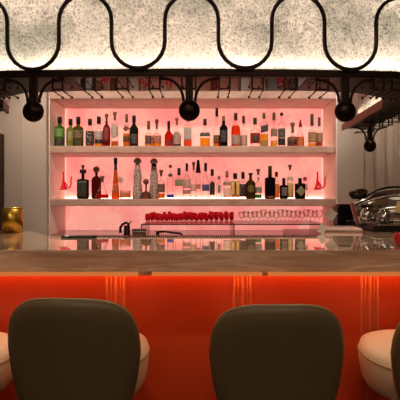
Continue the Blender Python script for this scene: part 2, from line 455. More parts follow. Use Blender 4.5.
# peg frames
PZB = PZ(91.5, 2.0)
def peg_frame(posts):
    "posts = list of (point, inward normal); hangs from the rim"
    m = MB()
    for p, nn in posts: m.box(p.x-.0045, p.x+.0045, p.y-.0045, p.y+.0045, PZB, RZ0+.002)
    if len(posts) > 1:
        a, b = posts[0][0], posts[1][0]
        m.tube([(a.x, a.y, PZB+.010), (b.x, b.y, PZB+.010)], .004, 6)
    o = m.build('peg_frame', M_bronze, can)
    for p, nn in posts:
        for z in (PZB+.003, RZ0-.006):
            q = p+nn*.14
            k = MB(); k.tube([(p.x, p.y, z), (q.x, q.y, z)], .0032, 6); k.ball((q.x, q.y, z), .0075, 8, 6)
            k.build('peg', M_bronze, o)
for a, b in ((53, 63), (85, 95.5), (117.4, 128.3), (149.8, 160.3), (182, 195.5), (218.9, 229.5), (251.7, 262.6), (284, 295), (316, 328)):
    ps = []
    for x in (a, b):
        X = PX(x, 2.0); pp, nn = along(X-CX, .02); ps.append((Vector((X, pp.y+.01, 0)), Vector((0, 1, 0))))
    peg_frame(ps)
for sg in (-1, 1):
    for s in (.96, 1.06, 1.20, 1.34, 1.50, 1.66, 1.82, 1.98, 2.14, 2.30, 2.46, 2.62):
        if sg < 0 and s > 1.95: continue
        ps = [along(sg*s, .02), along(sg*(s+.055), .02)]
        peg_frame(ps)
# brackets with a round boss
def bracket(p, nn):
    M = Matrix.Translation((p.x, p.y, 0)) @ Matrix.Rotation(math.atan2(-nn.x, nn.y), 4, 'Z')
    b = MB(); b.box(-.019, .019, -.010, .022, 1.80, RZ0+.001, M=M); b.box(-.007, .007, -.018, -.009, 1.81, RZ0, M=M)
    o = b.build('bracket', M_bronze, can, bevel=.003)
    g = MB()
    Mg = M @ Matrix.Translation((0, .005, 1.775)) @ Matrix.Rotation(PI/2, 4, 'X')
    g.lathe([(.010, -.035), (.030, -.030), (.044, -.018), (.054, -.002), (.054, .008), (.048, .016), (.042, .017), (.038, .022), (.022, .030), (.004, .032)], 32, M=Mg)
    g.build('boss', M_bronze2, o)
    for sg in (-1, 1):
        a = MB(); pp = []
        for i in range(11):
            t = i/10; ang = PI/2*t
            pp.append(M @ Vector((sg*(.030+.095*(1-math.sin(ang))), .006, RZ0-.010-.115*(1-math.cos(ang)))))
        pp = [M @ Vector((sg*.150, .006, RZ0-.006))]+pp
        a.tube(pp, [.0075]*len(pp), 8); a.build('arm', M_bronze, o)
for x in (33.5, 189.5, 345):
    X = PX(x, 1.99); pp, nn = along(X-CX, .0); bracket(Vector((X, pp.y+.012, 0)), Vector((0, 1, 0)))
for sg in (1,):
    bracket(Vector((CX+sg*1.535, 3.38, 0)), Vector((0, 1, 0)))

# ------------------------------------------------------------------ bottles
matcache = {}
def solid(col, rough=.45, metal=0, coat=0):
    k = ('s', col, rough, metal, coat)
    if k not in matcache: matcache[k] = pr('paint_%d_%d_%d' % col, col, rough, metal, coat=coat)
    return matcache[k]
def label_mat(col, ink):
    k = ('l', col, ink)
    if k in matcache: return matcache[k]
    m, nt, out = nmat('label_%d_%d_%d' % col); N = nt.nodes; L = nt.links
    b = N.new('ShaderNodeBsdfPrincipled'); L.new(b.outputs[0], out.inputs[0]); b.inputs['Roughness'].default_value = .55
    tc = N.new('ShaderNodeTexCoord'); mp = N.new('ShaderNodeMapping'); mp.inputs['Scale'].default_value = (60, 60, 110)
    L.new(tc.outputs['Object'], mp.inputs[0])
    n = N.new('ShaderNodeTexNoise'); n.inputs['Scale'].default_value = 1; n.inputs['Detail'].default_value = 1; L.new(mp.outputs[0], n.inputs[0])
    r = N.new('ShaderNodeValToRGB'); e = r.color_ramp.elements
    e[0].position = .52; e[0].color = lin(col); e[1].position = .78; e[1].color = lin(ink)
    L.new(n.outputs[0], r.inputs[0]); L.new(r.outputs[0], b.inputs['Base Color'])
    matcache[k] = m; return m
def liquid(col):
    k = ('q', col)
    if k not in matcache: matcache[k] = glass_thin('liquid_%d_%d_%d' % col, col, .3, .7, col)
    return matcache[k]
def tglass(col, body=.5):
    k = ('g', col, body)
    if k not in matcache: matcache[k] = glass_thin('glass_%d_%d_%d' % col, col, .6, body, col)
    return matcache[k]

def bottle_profile(w, nk, zs, zn, h, style):
    "w body radius, nk neck radius, zs shoulder start, zn shoulder end, h neck top"
    p = [(w*.80, 0), (w*.97, .004), (w, .012), (w, zs)]
    for i in range(1, 8):
        t = i/7
        if style == 'round': k = math.cos(t*PI/2)**.8 if t < 1 else 0
        elif style == 'cone': k = 1-t
        else: k = .5+.5*math.cos(PI*t)
        p.append((nk+(w-nk)*k, zs+(zn-zs)*t))
    p += [(nk, h-.006), (nk*1.15, h-.005), (nk*1.15, h)]
    return p
def prof_r(prof, z):
    for (r0, z0), (r1, z1) in zip(prof, prof[1:]):
        if z0 <= z <= z1 and z1 > z0: return r0+(r1-r0)*(z-z0)/(z1-z0)
    return prof[-1][0]
def wrap(prof, z0, z1, ex, dy, half, n=14, slant=0, grow=.0012, shape='rect'):
    "closed thin shell of a label on the front (-y) of the bottle"
    m = MB(); rows = 6; vs = []
    for t in (grow*.3, grow):
        for j in range(rows+1):
            zz = z0+(z1-z0)*j/rows
            hw = half
            if shape == 'oval': hw = half*math.sqrt(max(.02, 1-((j/rows)*2-1)**2))
            elif shape == 'diamond': hw = half*max(.04, 1-abs((j/rows)*2-1))
            elif shape == 'arch': hw = half*(1 if j/rows < .6 else math.sqrt(max(.05, 1-((j/rows-.6)/.4)**2)))
            for i in range(n+1):
                u = i/n*2-1; a = -PI/2+u*hw
                z = zz+slant*u
                c, q = math.cos(a), math.sin(a); k = (abs(c)**ex+abs(q)**ex)**(-1/ex)
                r = prof_r(prof, max(.012, z))+t
                vs.append(Vector((r*k*c, r*k*q*dy, z)))
    W = n+1; H = rows+1; O = W*H; fs = []
    for j in range(rows):
        for i in range(n):
            a = j*W+i; fs.append((a, a+1, a+W+1, a+W)); fs.append((O+a, O+a+W, O+a+W+1, O+a+1))
    rim = [i for i in range(W)]+[j*W+n for j in range(1, H)]+[rows*W+i for i in range(n-1, -1, -1)]+[j*W for j in range(rows-1, 0, -1)]
    for a, b in zip(rim, rim[1:]+rim[:1]): fs.append((a, O+a, O+b, b))
    return m.add(vs, fs, True)

def bottle(px, base, w, top, capb, sh, neck, glass, label, cap, capstyle='screw', capw=None, liq=None, liqtop=None, labels=(), sq=2.0, dy=1.0,
           style='cos', D=3.98, cat='bottle', group=None, shn=None):
    s = D/F; sc_ = s
    zbase = U_b if base == 'U' else L_b
    by = VY-(zbase-EYE)/sc_          # photo row where this shelf point falls
    H = lambda y: (by-y)*s
    root = empty('bottle', (PX(px, D), D, zbase+.0008))
    tag(root, label, cat, group)
    r = w*s/2; nk = neck*s/2; zt = H(capb); zsh = H(sh)
    zn = H(shn) if shn else zsh+(zt-zsh)*.55
    pf = bottle_profile(r, nk, zsh, zn, zt, style)
    MB().lathe(pf, 24, ex=sq, dy=dy).build('glass_body', glass, root)
    if liq:
        zl = H(liqtop); q = [(rr*.93, max(.006, z)) for rr, z in pf if z < zl]+[(prof_r(pf, zl)*.93, zl)]
        MB().lathe(q, 20, ex=sq, dy=dy).build('liquid', liquid(liq), root)
    cw = (capw or neck*1.25)*s/2; h = H(top)-zt
    c = MB()
    if capstyle == 'screw': c.lathe([(cw, zt-.004), (cw, zt+h*.92), (cw*.9, zt+h)], 16)
    elif capstyle == 'cork': c.lathe([(cw*.62, zt-.003), (cw*.66, zt+h*.55), (cw*1.05, zt+h*.68), (cw*1.08, zt+h*.95), (cw*.9, zt+h)], 16)
    elif capstyle == 'ball': c.ball((0, 0, zt+h/2), h*.55, 14, 10)
    elif capstyle == 'flare': c.lathe([(cw*.45, zt+h), (cw*.5, zt+h*.9), (cw, zt)][::-1], 16)
    elif capstyle == 'dome': c.lathe([(cw*.5, zt-.002), (cw*.5, zt+h*.3), (cw, zt+h*.35), (cw*.95, zt+h*.6), (cw*.65, zt+h*.88), (cw*.15, zt+h)], 18)
    c.build('cap', solid(cap, .4) if isinstance(cap, tuple) else cap, root)
    for lb_ in labels:
        y0, y1, col, ink = lb_[:4]; opt = lb_[4] if len(lb_) > 4 else {}
        wrap(pf, max(.010, H(y1)), H(y0), sq, dy, opt.get('half', 1.35 if sq < 3 else .95), slant=opt.get('slant', 0), shape=opt.get('shape', 'rect')).build('label', label_mat(col, ink), root)
    return root

G = tglass
CL = M_clear
K = (16, 12, 12)
AMB = (250, 170, 60); ORG = (255, 196, 48)
B = bottle
up = dict(base='U')
B(59.7, 'U', 9.6, 117, 123, 129, 3.4, G((104, 170, 60)), 'bright green whisky bottle with black cap, first at the left end of the upper shelf', K, labels=[(129, 138, (110, 150, 70), (50, 60, 30)), (139.5, 146, (30, 32, 22), (120, 110, 80))], style='round')
B(70.6, 'U', 8.2, 119, 125, 130, 3.2, G((170, 190, 96)), 'pale yellow green bottle between the bright green and the olive bottle, upper shelf', K, labels=[(132, 142, (150, 148, 90), (80, 80, 40))], D=4.06, style='round')
B(78.3, 'U', 10.2, 117, 123.5, 129, 3.4, G((120, 124, 56)), 'olive bottle with black cap and brown label, third on the upper shelf', K, labels=[(131, 139.5, (96, 78, 52), (170, 150, 100)), (141, 145, (44, 52, 28), (110, 100, 60))], style='round')
B(90, 'U', 8.4, 119, 125, 130.5, 3.2, CL, 'clear bottle with a large near black label and a black cap, upper shelf left', (36, 14, 14), liq=(200, 120, 90), liqtop=132, labels=[(131.5, 145, (38, 20, 22), (200, 180, 160), {'half': 1.5})])
B(98.9, 'U', 8.4, 116, 123, 130, 3.2, CL, 'bottle with grey label above a black band and orange spirit at its foot', K, liq=ORG, liqtop=142, labels=[(131, 139, (186, 168, 160), (60, 50, 50), {'half': 1.5}), (139.3, 143.5, (24, 24, 24), (150, 140, 120), {'half': 1.5})])
B(106.6, 'U', 7.4, 114, 122, 130, 2.4, G((150, 34, 36)), 'dark red round shouldered bottle with brown cork stopper, upper shelf', (120, 66, 50), 'cork', 3.2, style='round', shn=124.5, labels=[(127, 142, (110, 22, 28), (170, 60, 50), {'half': 1.0})])
B(114.8, 'U', 7.4, 112, 120, 127, 2.4, CL, 'clear bottle with tall oval pale grey label and low amber spirit', (128, 84, 62), 'cork', 3.6, liq=(230, 140, 80), liqtop=141.5, labels=[(124.5, 139, (188, 168, 158), (150, 120, 110), {'shape': 'oval', 'half': 1.3})], style='round', shn=122)
B(126.6, 'U', 6.8, 114, 122, 129, 2.4, CL, 'slim clear bottle with red diamond badge above a dark label on amber spirit', (134, 78, 64), 'screw', 2.7, liq=(244, 160, 56), liqtop=134, labels=[(126, 132, (120, 30, 36), (200, 120, 90), {'shape': 'diamond', 'half': 1.3}), (137, 142, (52, 26, 30), (220, 150, 60))], style='round', shn=124)
B(134, 'U', 9, 114.6, 121, 129, 3.0, G((44, 58, 28), .6), 'tall dark green wine shaped bottle left of the amber pair', K, labels=[(134, 144, (46, 44, 38), (110, 104, 90), {'half': 1.3})], shn=122.5)
B(148.6, 'U', 7.6, 121, 129, 135, 2.5, CL, 'amber spirit in clear bottle with dark checked label and brown stopper', (120, 74, 58), 'screw', 3.0, liq=ORG, liqtop=137, labels=[(136, 144.5, (74, 40, 36), (210, 150, 120), {'half': .9})])
B(156.8, 'U', 9.2, 118.6, 128, 135, 2.5, CL, 'squat clear bottle with red brown label over an orange foot', (112, 52, 46), 'cork', 3.4, liq=ORG, liqtop=141, labels=[(135.5, 143, (150, 84, 66), (230, 190, 160), {'half': 1.4})])
B(168.8, 'U', 8.2, 121, 129, 136, 2.9, G((214, 50, 30), .4), 'glowing red bottle with long black cap, left of the middle boss', (44, 18, 16), 'screw', 3.0, labels=[(141, 145, (110, 18, 18), (170, 60, 40), {'half': 1.5})], shn=130)
B(176.8, 'U', 8.6, 117, 123.5, 135, 2.2, CL, 'clear cone shouldered bottle with arched grey label beside the glowing red bottle', (170, 84, 76), 'cork', 3.4, labels=[(131, 143.5, (166, 146, 132), (110, 90, 80), {'shape': 'arch', 'half': 1.35}), (143.7, 146, (48, 34, 30), (90, 70, 60), {'half': 1.5})], style='cone')
B(187.8, 'U', 8.2, 116, 121, 127, 2.6, CL, 'square bottle with tall grey label right under the middle boss', K, liq=(250, 110, 50), liqtop=140.5, labels=[(128, 140.5, (176, 160, 150), (140, 120, 112), {'half': .75})], sq=6, dy=.8)
B(205, 'U', 10, 119, 125, 135, 3, CL, 'clear bottle with grey black band and bright orange spirit, standing alone', (62, 26, 22), 'screw', 3.6, liq=(255, 196, 40), liqtop=138.5, labels=[(133, 137, (60, 56, 52), (120, 114, 106), {'half': 1.2})], sq=5, dy=.7, shn=129)
B(216.8, 'U', 7.4, 108, 116, 131, 2.6, CL, 'tallest clear bottle of the upper shelf with a black cap and brown label', K, 'screw', 3.0, liq=(244, 160, 50), liqtop=136, labels=[(135.5, 143.5, (96, 52, 40), (230, 150, 60), {'half': 1.2})], shn=124)
B(223.6, 'U', 8.2, 116, 121.5, 128.5, 3.2, G((34, 28, 34), .8), 'near black bottle with gold cap beside the tallest clear bottle', (150, 112, 52), 'screw', 3.0, labels=[(131, 143, (40, 34, 42), (96, 90, 100), {'half': 1.0})], D=3.93, shn=124)
B(235.7, 'U', 9.2, 113, 120, 129.5, 2.8, CL, 'dome shouldered bottle of orange red spirit with pinkish grey label', (88, 24, 22), 'screw', 3.6, liq=(250, 96, 30), liqtop=126, labels=[(135.5, 145.5, (160, 128, 118), (200, 160, 146), {'half': 1.2})], style='round', shn=124)
B(243.6, 'U', 7.4, 115, 122, 132, 2.6, CL, 'clear bottle with dark red cap and wide grey pink label, upper shelf', (96, 22, 24), 'screw', 3.0, labels=[(135, 145.5, (176, 146, 136), (150, 110, 104), {'half': 1.4})], shn=127)
B(255, 'U', 9.4, 118, 124, 131, 2.8, CL, 'clear bottle with red band label around a dark green square', (66, 56, 26), 'screw', 3.8, labels=[(133.5, 144, (150, 30, 40), (90, 20, 30), {'half': 1.5}), (136, 143, (34, 46, 24), (60, 70, 40), {'half': .55})], shn=127)
B(264, 'U', 8.2, 112, 117.5, 124, 2.6, CL, 'square bottle with slanted black label over orange spirit and olive band', (86, 100, 58), 'screw', 3.2, liq=ORG, liqtop=134, labels=[(125, 132, (22, 22, 28), (120, 120, 130), {'slant': .010, 'half': .8}), (140, 146, (150, 120, 50), (180, 150, 70), {'half': .8})], sq=6, dy=.8, shn=120)
B(274, 'U', 6.8, 112.6, 120, 130, 2.4, CL, 'slim clear bottle with brown grey label and orange foot by the slanted label', (92, 76, 58), 'screw', 3.2, liq=ORG, liqtop=141, labels=[(129, 137, (150, 116, 102), (90, 60, 54), {'half': 1.3})], shn=125)
B(281.6, 'U', 7.2, 112, 115.5, 126, 2.2, CL, 'clear bottle with speckled charcoal label above black, tiny dark stopper', (40, 30, 26), 'ball', 3, labels=[(128.5, 138, (72, 66, 60), (150, 140, 130), {'half': 1.5}), (138.3, 145.5, (24, 22, 22), (50, 46, 44), {'half': 1.5})], shn=119)
B(292.6, 'U', 11, 122, 132, 137.5, 2.8, CL, 'squat wide bottle with brown stopper and brown over black label', (112, 90, 70), 'cork', 4.2, liq=(190, 96, 60), liqtop=138, labels=[(136.8, 141, (122, 88, 62), (90, 60, 40), {'half': 1.4}), (141.3, 145, (52, 20, 24), (180, 120, 80), {'half': 1.4})], shn=134)
B(300.4, 'U', 7.6, 120, 127, 138, 2.0, CL, 'cone shaped bottle of pale coral spirit with tall bright red stopper', (186, 20, 34), 'flare', 3.6, liq=(240, 170, 120), liqtop=137, style='cone', shn=128, D=3.94)
B(312, 'U', 7.6, 114, 125.5, 132, 2.6, CL, 'clear bottle with ornate tan label and grey green cap near the right end', (78, 74, 56), 'screw', 3.4, liq=ORG, liqtop=143.5, labels=[(132.5, 143, (168, 132, 92), (96, 66, 44), {'half': 1.5})])
B(319.2, 'U', 6.8, 116.6, 125, 132, 2.4, CL, 'last bottle at the right end of the upper shelf, slim cap, brown label', (84, 72, 54), 'screw', 2.8, liq=(200, 90, 50), liqtop=142, labels=[(132.5, 142, (150, 116, 80), (70, 50, 36), {'half': 1.4})])

# lower shelf
B(83, 'L', 10.4, 165, 173, 180, 2.6, G((38, 40, 28), .8), 'square black bottle with red tipped pourer, left on the lower shelf', (90, 20, 20), 'cork', 2.6, labels=[(181, 197, (30, 34, 24), (110, 120, 80), {'half': .8})], sq=6, dy=.9, shn=178.5)
b83 = [o for o in COL.objects if o.name.startswith('bottle') and o.type == 'EMPTY'][-1]
MB().lathe([(.034, 0), (.034, .035), (.026, .04)], 16, cz=(199.5-174)*3.98/F).build('pourer', M_black, b83)
B(96.4, 'L', 9.6, 166.5, 172.5, 180, 2.6, G((120, 28, 26), .55), 'maroon round shouldered decanter with stopper behind the conical flask', (150, 100, 80), 'ball', 3, style='round', shn=176, D=4.06)
B(102.4, 'L', 13, 176, 182, 196, 2.6, CL, 'conical clear flask with green brown cork and red liquid at its foot', (96, 84, 36), 'cork', 4.0, liq=(220, 20, 24), liqtop=194.5, style='cone', shn=184)
B(115.6, 'L', 7.6, 158, 164, 196, 2.4, G((230, 124, 44), .55), 'tall slender amber bottle with black neck tapering from its foot', K, 'screw', 3.6, labels=[(164, 170, K, (40, 30, 26), {'half': 2.9}), (184, 192, (190, 110, 60), (40, 24, 16), {'half': 1.0})], style='cone', shn=166)
def ceramic(px, label, collar, D=3.98):
    s = D/F; root = empty('ceramic_bottle', (PX(px, D), D, L_b+.0008)); tag(root, label, 'bottle')
    H = lambda y: (199.5-y)*s
    pf = [(5.0*s, 0), (5.3*s, .006), (5.2*s, H(194)), (4.6*s, H(188)), (3.8*s, H(184)), (4.2*s, H(178)), (3.7*s, H(173)), (2.8*s, H(168)), (2.3*s, H(164.5))]
    m, nt, out = nmat('talavera_glaze'); N = nt.nodes; L = nt.links
    b = N.new('ShaderNodeBsdfPrincipled'); b.inputs['Roughness'].default_value = .2; L.new(b.outputs[0], out.inputs[0])
    tc = N.new('ShaderNodeTexCoord'); w = N.new('ShaderNodeTexVoronoi'); w.inputs['Scale'].default_value = 34; w.feature = 'DISTANCE_TO_EDGE'; L.new(tc.outputs['Object'], w.inputs['Vector'])
    r = N.new('ShaderNodeValToRGB'); e = r.color_ramp.elements; e[0].position = .02; e[0].color = lin((112, 98, 98)); e[1].position = .10; e[1].color = lin((188, 166, 156))
    L.new(w.outputs[0], r.inputs[0]); L.new(r.outputs[0], b.inputs['Base Color'])
    MB().lathe(pf, 24).build('ceramic_body', m, root)
    if collar: MB().lathe([(2.6*s, H(168.5)), (2.7*s, H(165)), (2.2*s, H(163.4))], 20).build('collar', solid(K, .4), root)
    MB().lathe([(1.8*s, H(164.4)), (4.0*s, H(163.2)), (4.1*s, H(162)), (3.0*s, H(159.6)), (.5*s, H(158.2))], 24).build('stopper', m, root)
    return root
ceramic(137.6, 'patterned grey ceramic tall bottle, left of the pair, without black collar', False)
ceramic(154, 'patterned grey ceramic tall bottle with a black collar under its domed stopper', True)
B(146, 'L', 9.6, 179, 184.5, 194.5, 1.8, G((150, 112, 84), .5), 'low brown grey decanter with round brown stopper between the two ceramic bottles', (120, 70, 46), 'ball', 4, style='round', shn=191, D=3.93)
B(161.2, 'L', 7.8, 170, 176, 183, 2.4, CL, 'clear bottle with plain square brown label, right of the black collared ceramic', (110, 60, 46), 'cork', 3.8, liq=AMB, liqtop=193.5, labels=[(184, 192.5, (120, 78, 66), (104, 62, 52), {'half': 1.2})])
B(170.4, 'L', 6.8, 165, 167.5, 180, 2.2, CL, 'clear bottle with royal blue foot and dark round seal', (90, 40, 34), 'screw', 3, labels=[(173.5, 177, (40, 14, 18), (60, 20, 20), {'half': 1.3, 'shape': 'oval'}), (194.5, 199.4, (20, 36, 160), (40, 60, 190), {'half': 3.0})], shn=171)
B(179, 'L', 8, 168, 175, 179, 2.6, CL, 'clear square bottle with grey green picture label and black silver cap', (56, 50, 50), 'screw', 3.4, labels=[(179.5, 186, (146, 142, 116), (70, 84, 60), {'half': .8})], sq=6, dy=.8)
B(186.8, 'L', 7.8, 163, 170.5, 178, 2.4, CL, 'clear bottle with thin black cap and stacked grey labels', K, 'screw', 2.6, labels=[(179, 188, (206, 168, 154), (180, 140, 128), {'half': 1.2}), (190, 194, (178, 140, 128), (150, 110, 104), {'half': 1.2})])
B(193.6, 'L', 6.2, 162, 170, 180, 2.2, CL, 'narrow clear bottle with pale tan stopper', (184, 142, 110), 'cork', 3.2, labels=[(184, 191, (226, 186, 170), (200, 150, 140), {'half': 1.1})], D=4.05, shn=174)
B(198.2, 'L', 5.6, 160, 173, 180, 2.4, CL, 'clear bottle under a flared black cap, before the middle of the lower shelf', K, 'flare', 5.4, labels=[(184, 189, (214, 120, 110), (180, 60, 60), {'half': .9})], shn=176)
B(205.6, 'L', 7, 163, 171, 181, 2.4, CL, 'clear bottle with blue and violet label band', (40, 22, 34), 'screw', 3.0, labels=[(184.5, 191, (72, 82, 130), (130, 110, 140), {'half': 1.5})], shn=175)
B(212.2, 'L', 6, 169, 175.5, 180, 2.8, CL, 'clear bottle with narrow black arched label', K, 'screw', 3.4, labels=[(181, 195, (34, 24, 26), (110, 90, 84), {'shape': 'arch', 'half': 1.0})])
B(219, 'L', 6.2, 176, 179, 184, 2.4, CL, 'short clear bottle with small silver cap and narrow grey side label', (160, 128, 110), 'screw', 3.0, labels=[(185, 193, (150, 124, 112), (120, 96, 88), {'half': .45})])
B(227, 'L', 7.4, 171, 177, 182, 2.4, CL, 'clear bottle with thin grey band below its shoulder and brown cap', (150, 118, 90), 'screw', 3.0, labels=[(182, 185.5, (170, 138, 122), (140, 108, 96), {'half': 1.5}), (187, 197, (252, 210, 190), (235, 190, 170), {'half': 1.3})])
B(235.2, 'L', 8.6, 173, 178.5, 180.5, 3, CL, 'square bottle with black cap and bright yellow label in a dark frame', K, 'screw', 4.2, labels=[(181, 197, (196, 150, 110), (150, 110, 90), {'half': .82}), (182.5, 195.5, (255, 214, 96), (250, 200, 80), {'half': .72})], sq=7, dy=.8)
B(243, 'L', 6.8, 172, 178.5, 183, 2.8, CL, 'bottle with black cap and black label edged white, right of the yellow label', K, 'screw', 3.4, labels=[(184, 196.5, (36, 24, 24), (170, 140, 120), {'half': 1.3})])
B(250.6, 'L', 9.4, 173, 178, 184, 3.0, G((92, 70, 24), .7), 'olive brown rounded bottle with black cap beside the green footed bottle', (40, 30, 20), 'cork', 4.2, style='round', shn=180, D=3.93, labels=[(185, 193, (120, 96, 50), (60, 44, 20), {'half': .8, 'shape': 'oval'})])
B(258.2, 'L', 7, 169, 174.5, 184, 2.4, CL, 'clear bottle with grey label and bright green foot', (120, 70, 56), 'cork', 3.8, liq=(60, 190, 110), liqtop=194.5, labels=[(177, 181, (110, 70, 44), (80, 50, 30), {'half': .8, 'shape': 'diamond'}), (187, 193, (150, 140, 124), (110, 104, 92), {'half': 1.4})], shn=180)
B(270, 'L', 10.2, 166, 175.5, 178.5, 3.4, G((26, 18, 22), .9), 'big black square shouldered bottle with brown neck and copper foot', (88, 40, 34), 'screw', 3.8, labels=[(196, 199.4, (150, 84, 66), (120, 60, 50), {'half': 3.0})], sq=4, dy=.9, D=3.93)
B(276.4, 'L', 6, 172, 176.5, 182, 2.4, CL, 'clear coral bottle with dark red cap, half behind the big black bottle', (140, 20, 28), 'screw', 3.2, liq=(250, 190, 120), liqtop=184, D=4.08)
B(283.8, 'L', 8, 178, 183.5, 186, 2.8, G((40, 24, 26), .85), 'small dark brown square bottle with pale grey label', (30, 16, 16), 'screw', 3.2, labels=[(187.5, 196, (120, 100, 104), (60, 44, 48), {'half': .6})], sq=5, dy=.8)
B(290, 'L', 6.6, 165, 169.5, 180, 2.0, CL, 'tall clear bottle with cream shoulder ring and pale yellow label', (150, 84, 70), 'cork', 3.6, labels=[(177, 180.5, (226, 190, 170), (150, 30, 40), {'half': 1.5}), (183, 198, (226, 200, 130), (160, 150, 80), {'half': 1.2})], style='cone', shn=172, D=4.05)
B(300, 'L', 9.8, 178, 182.5, 184, 3.0, G((30, 24, 22), .9), 'broad black bottle bearing a pale diamond label, near the right end', K, 'screw', 3.6, labels=[(186, 196.5, (150, 146, 118), (90, 90, 70), {'shape': 'diamond', 'half': .9})], sq=5, dy=.8, shn=183, D=3.93)
B(305, 'L', 5.4, 177, 180.5, 184, 2.4, CL, 'slim clear bottle with pinkish cap, half behind the diamond labelled bottle', (190, 70, 74), 'screw', 3.6, D=4.08, labels=[(184, 190, (206, 150, 140), (180, 120, 110), {'half': 1.0})])

roots = sorted([o for o in COL.objects if o.type == 'EMPTY' and o.name.split('.')[0] in ('bottle', 'ceramic_bottle')], key=lambda o: (o.location.z, o.location.x/o.location.y))
def rad(o): return max(abs(v[0]) for c in kids(o) for v in [c.data.vertices[i].co for i in range(len(c.data.vertices))])
for a, b in zip(roots, roots[1:]):
    if abs(a.location.z-b.location.z) > .1: continue
    need = rad(a)+rad(b)+.008
    d = (a.location-b.location).length
    if d < need:
        m = b if b.location.y >= a.location.y else a
        o_ = a if m is b else b
        dx = abs(a.location.x-b.location.x); ny = o_.location.y+math.sqrt(max(0, need*need-dx*dx))+.004
        if ny > 4.15: print('STAGGER', a['label'], b['label'], ny)
        m.location.x *= ny/m.location.y; m.location.y = ny
# low tumbler with flower
def zl(y, D=3.98): return (199.5-y)*D/F
tmb = empty('tumbler', (PX(125.3, 3.93), 3.93, L_b+.0008)); tag(tmb, 'low wide tumbler of orange drink beside the slender amber bottle', 'glass')
MB().lathe([(.052, 0), (.056, .004), (.058, .085), (.055, .086), (.053, .01), (.0, .009)], 24).build('glass_body', M_clear, tmb)
MB().lathe([(.052, .010), (.0535, .064)], 20).build('liquid', liquid((255, 200, 90)), tmb)
fl = empty('flower', (PX(121, 4.06), 4.06, L_b+.0008)); tag(fl, 'small white blossom on a thin stem standing behind the orange tumbler', 'flower')
MB().tube([(0, 0, 0), (.004, 0, .08), (0, 0, .17)], .002, 6).build('stem', solid((70, 80, 40)), fl)
MB().lathe([(.014, 0), (.016, .03), (.008, .05), (.010, .06)], 14).build('bud_vase', M_clear, fl)
for k in range(7):
    a = 2*PI*k/7; pm = MB()
    pm.ball((.017*math.cos(a), 0, .20+.019*math.sin(a)), .016, 8, 6, (1, 1, 1)); pm.build('petal', solid((236, 206, 190), .6), fl)
MB().ball((0, -.008, .19), .008, 8, 6).build('flower_heart', solid((150, 60, 40)), fl)

# red glass figures at both ends
def red_figure(px, sg, label):
    D = 3.98; s = D/F; r0 = empty('glass_figure', (PX(px, D), D, L_b+.0008)); tag(r0, label, 'ornament')
    H = lambda y: (199.5-y)*s
    MB().lathe([(4*s, 0), (4*s, .003), (.6*s, .012), (.4*s, H(191)), (.5*s, H(190))], 18).build('foot', M_clear, r0)
    b = MB(); b.lathe([(4.4*s, 0), (3.2*s, 1.6*s), (1.6*s, 6*s), (1.0*s, 10*s), (.85*s, 18*s), (.4*s, 18.6*s)], 18, cz=H(190.5)); b.build('red_cone', M_redsolid, r0)
    t = []
    for i in range(15):
        a = PI*1.15*i/14
        t.append((sg*(3.4*s+2.3*s*(1-math.cos(a))*.9), 0, H(186)-3.2*s*math.sin(a)*1.2+(i/14)*3*s))
    t.append((sg*8.2*s, 0, H(177)))
    t = [(sg*.6*s, 0, H(182))]+t
    MB().tube(t, .75*s, 8).build('curved_tube', M_redsolid, r0)
    return r0
red_figure(63.5, 1, 'red blown glass funnel figure at the left end of the lower shelf')
red_figure(317.5, 1, 'red blown glass funnel figure at the right end of the lower shelf')

# top shelf items, half hidden by the rack
def gift(px, w, h, col, label, D=4.0):
    o = empty('gift_box', (PX(px, D), D, T3b+.0008)); tag(o, label, 'box'); hw = w/2*D/F
    MB().box(-hw, hw, -.045, .045, 0, h).build('carton', solid(col, .4), o, bevel=.003)
    MB().box(-hw-.001, hw+.001, -.046, .046, h, h+.02).build('lid', solid(tuple(min(255, c+14) for c in col), .4), o, bevel=.003)
gift(78, 8, .30, (46, 30, 26), 'dark brown carton on the highest shelf, left of the green bottle necks below')
gift(90, 6.5, .26, (70, 38, 34), 'reddish brown carton beside the dark brown one on the highest shelf')
gift(135, 9, .24, (120, 96, 88), 'grey brown carton on the highest shelf between the left and middle bosses')
gift(245, 9, .28, (92, 60, 50), 'mid brown carton on the highest shelf, right of the middle boss')
gift(271.5, 9.5, .30, (48, 30, 28), 'dark carton on the highest shelf left of red flowers')
gift(303, 12, .30, (56, 38, 34), 'widest dark carton, near the right end of the highest shelf')
def topjar(px, w, col, label):
    D = 4.0; s = D/F; o = empty('jar', (PX(px, D), D, T3b+.0008)); tag(o, label, 'jar'); r = w/2*s
    MB().lathe([(r*.8, 0), (r, .01), (r, .13), (r*.8, .16), (r*.45, .18), (r*.45, .2)], 18).build('jar_body', G(col, .6), o)
    MB().lathe([(r*.5, .2), (r*.55, .23), (r*.3, .24)], 16).build('lid', solid((60, 40, 34)), o)
topjar(113.5, 7, (130, 66, 44), 'amber brown jar on the highest shelf')
topjar(214, 7, (150, 70, 60), 'reddish jar on the highest shelf just right of the middle boss')
topjar(292.5, 7, (110, 90, 82), 'grey jar on the highest shelf between two dark cartons')
def flowers(px, label):
    D = 4.0; o = empty('flower_vase', (PX(px, D), D, T3b+.0008)); tag(o, label, 'flowers')
    MB().lathe([(.022, 0), (.026, .01), (.022, .06), (.028, .08)], 16).build('vase', M_clear, o)
    rn = random.Random(px)
    for k in range(7):
        x, y, z = rn.uniform(-.035, .035), rn.uniform(-.03, .03), rn.uniform(.09, .17)
        MB().tube([(0, 0, .01), (x*.6, y*.6, z*.6), (x, y, z)], .0015, 5).build('stem', solid((66, 76, 40)), o)
        MB().ball((x, y, z), .015, 8, 6, (1, 1, .8)).build('blossom', solid((206, 34, 46), .5), o)
flowers(105, 'red blossoms in a clear vase left on the highest shelf')
flowers(144, 'red blossoms beside the grey brown carton on the highest shelf')
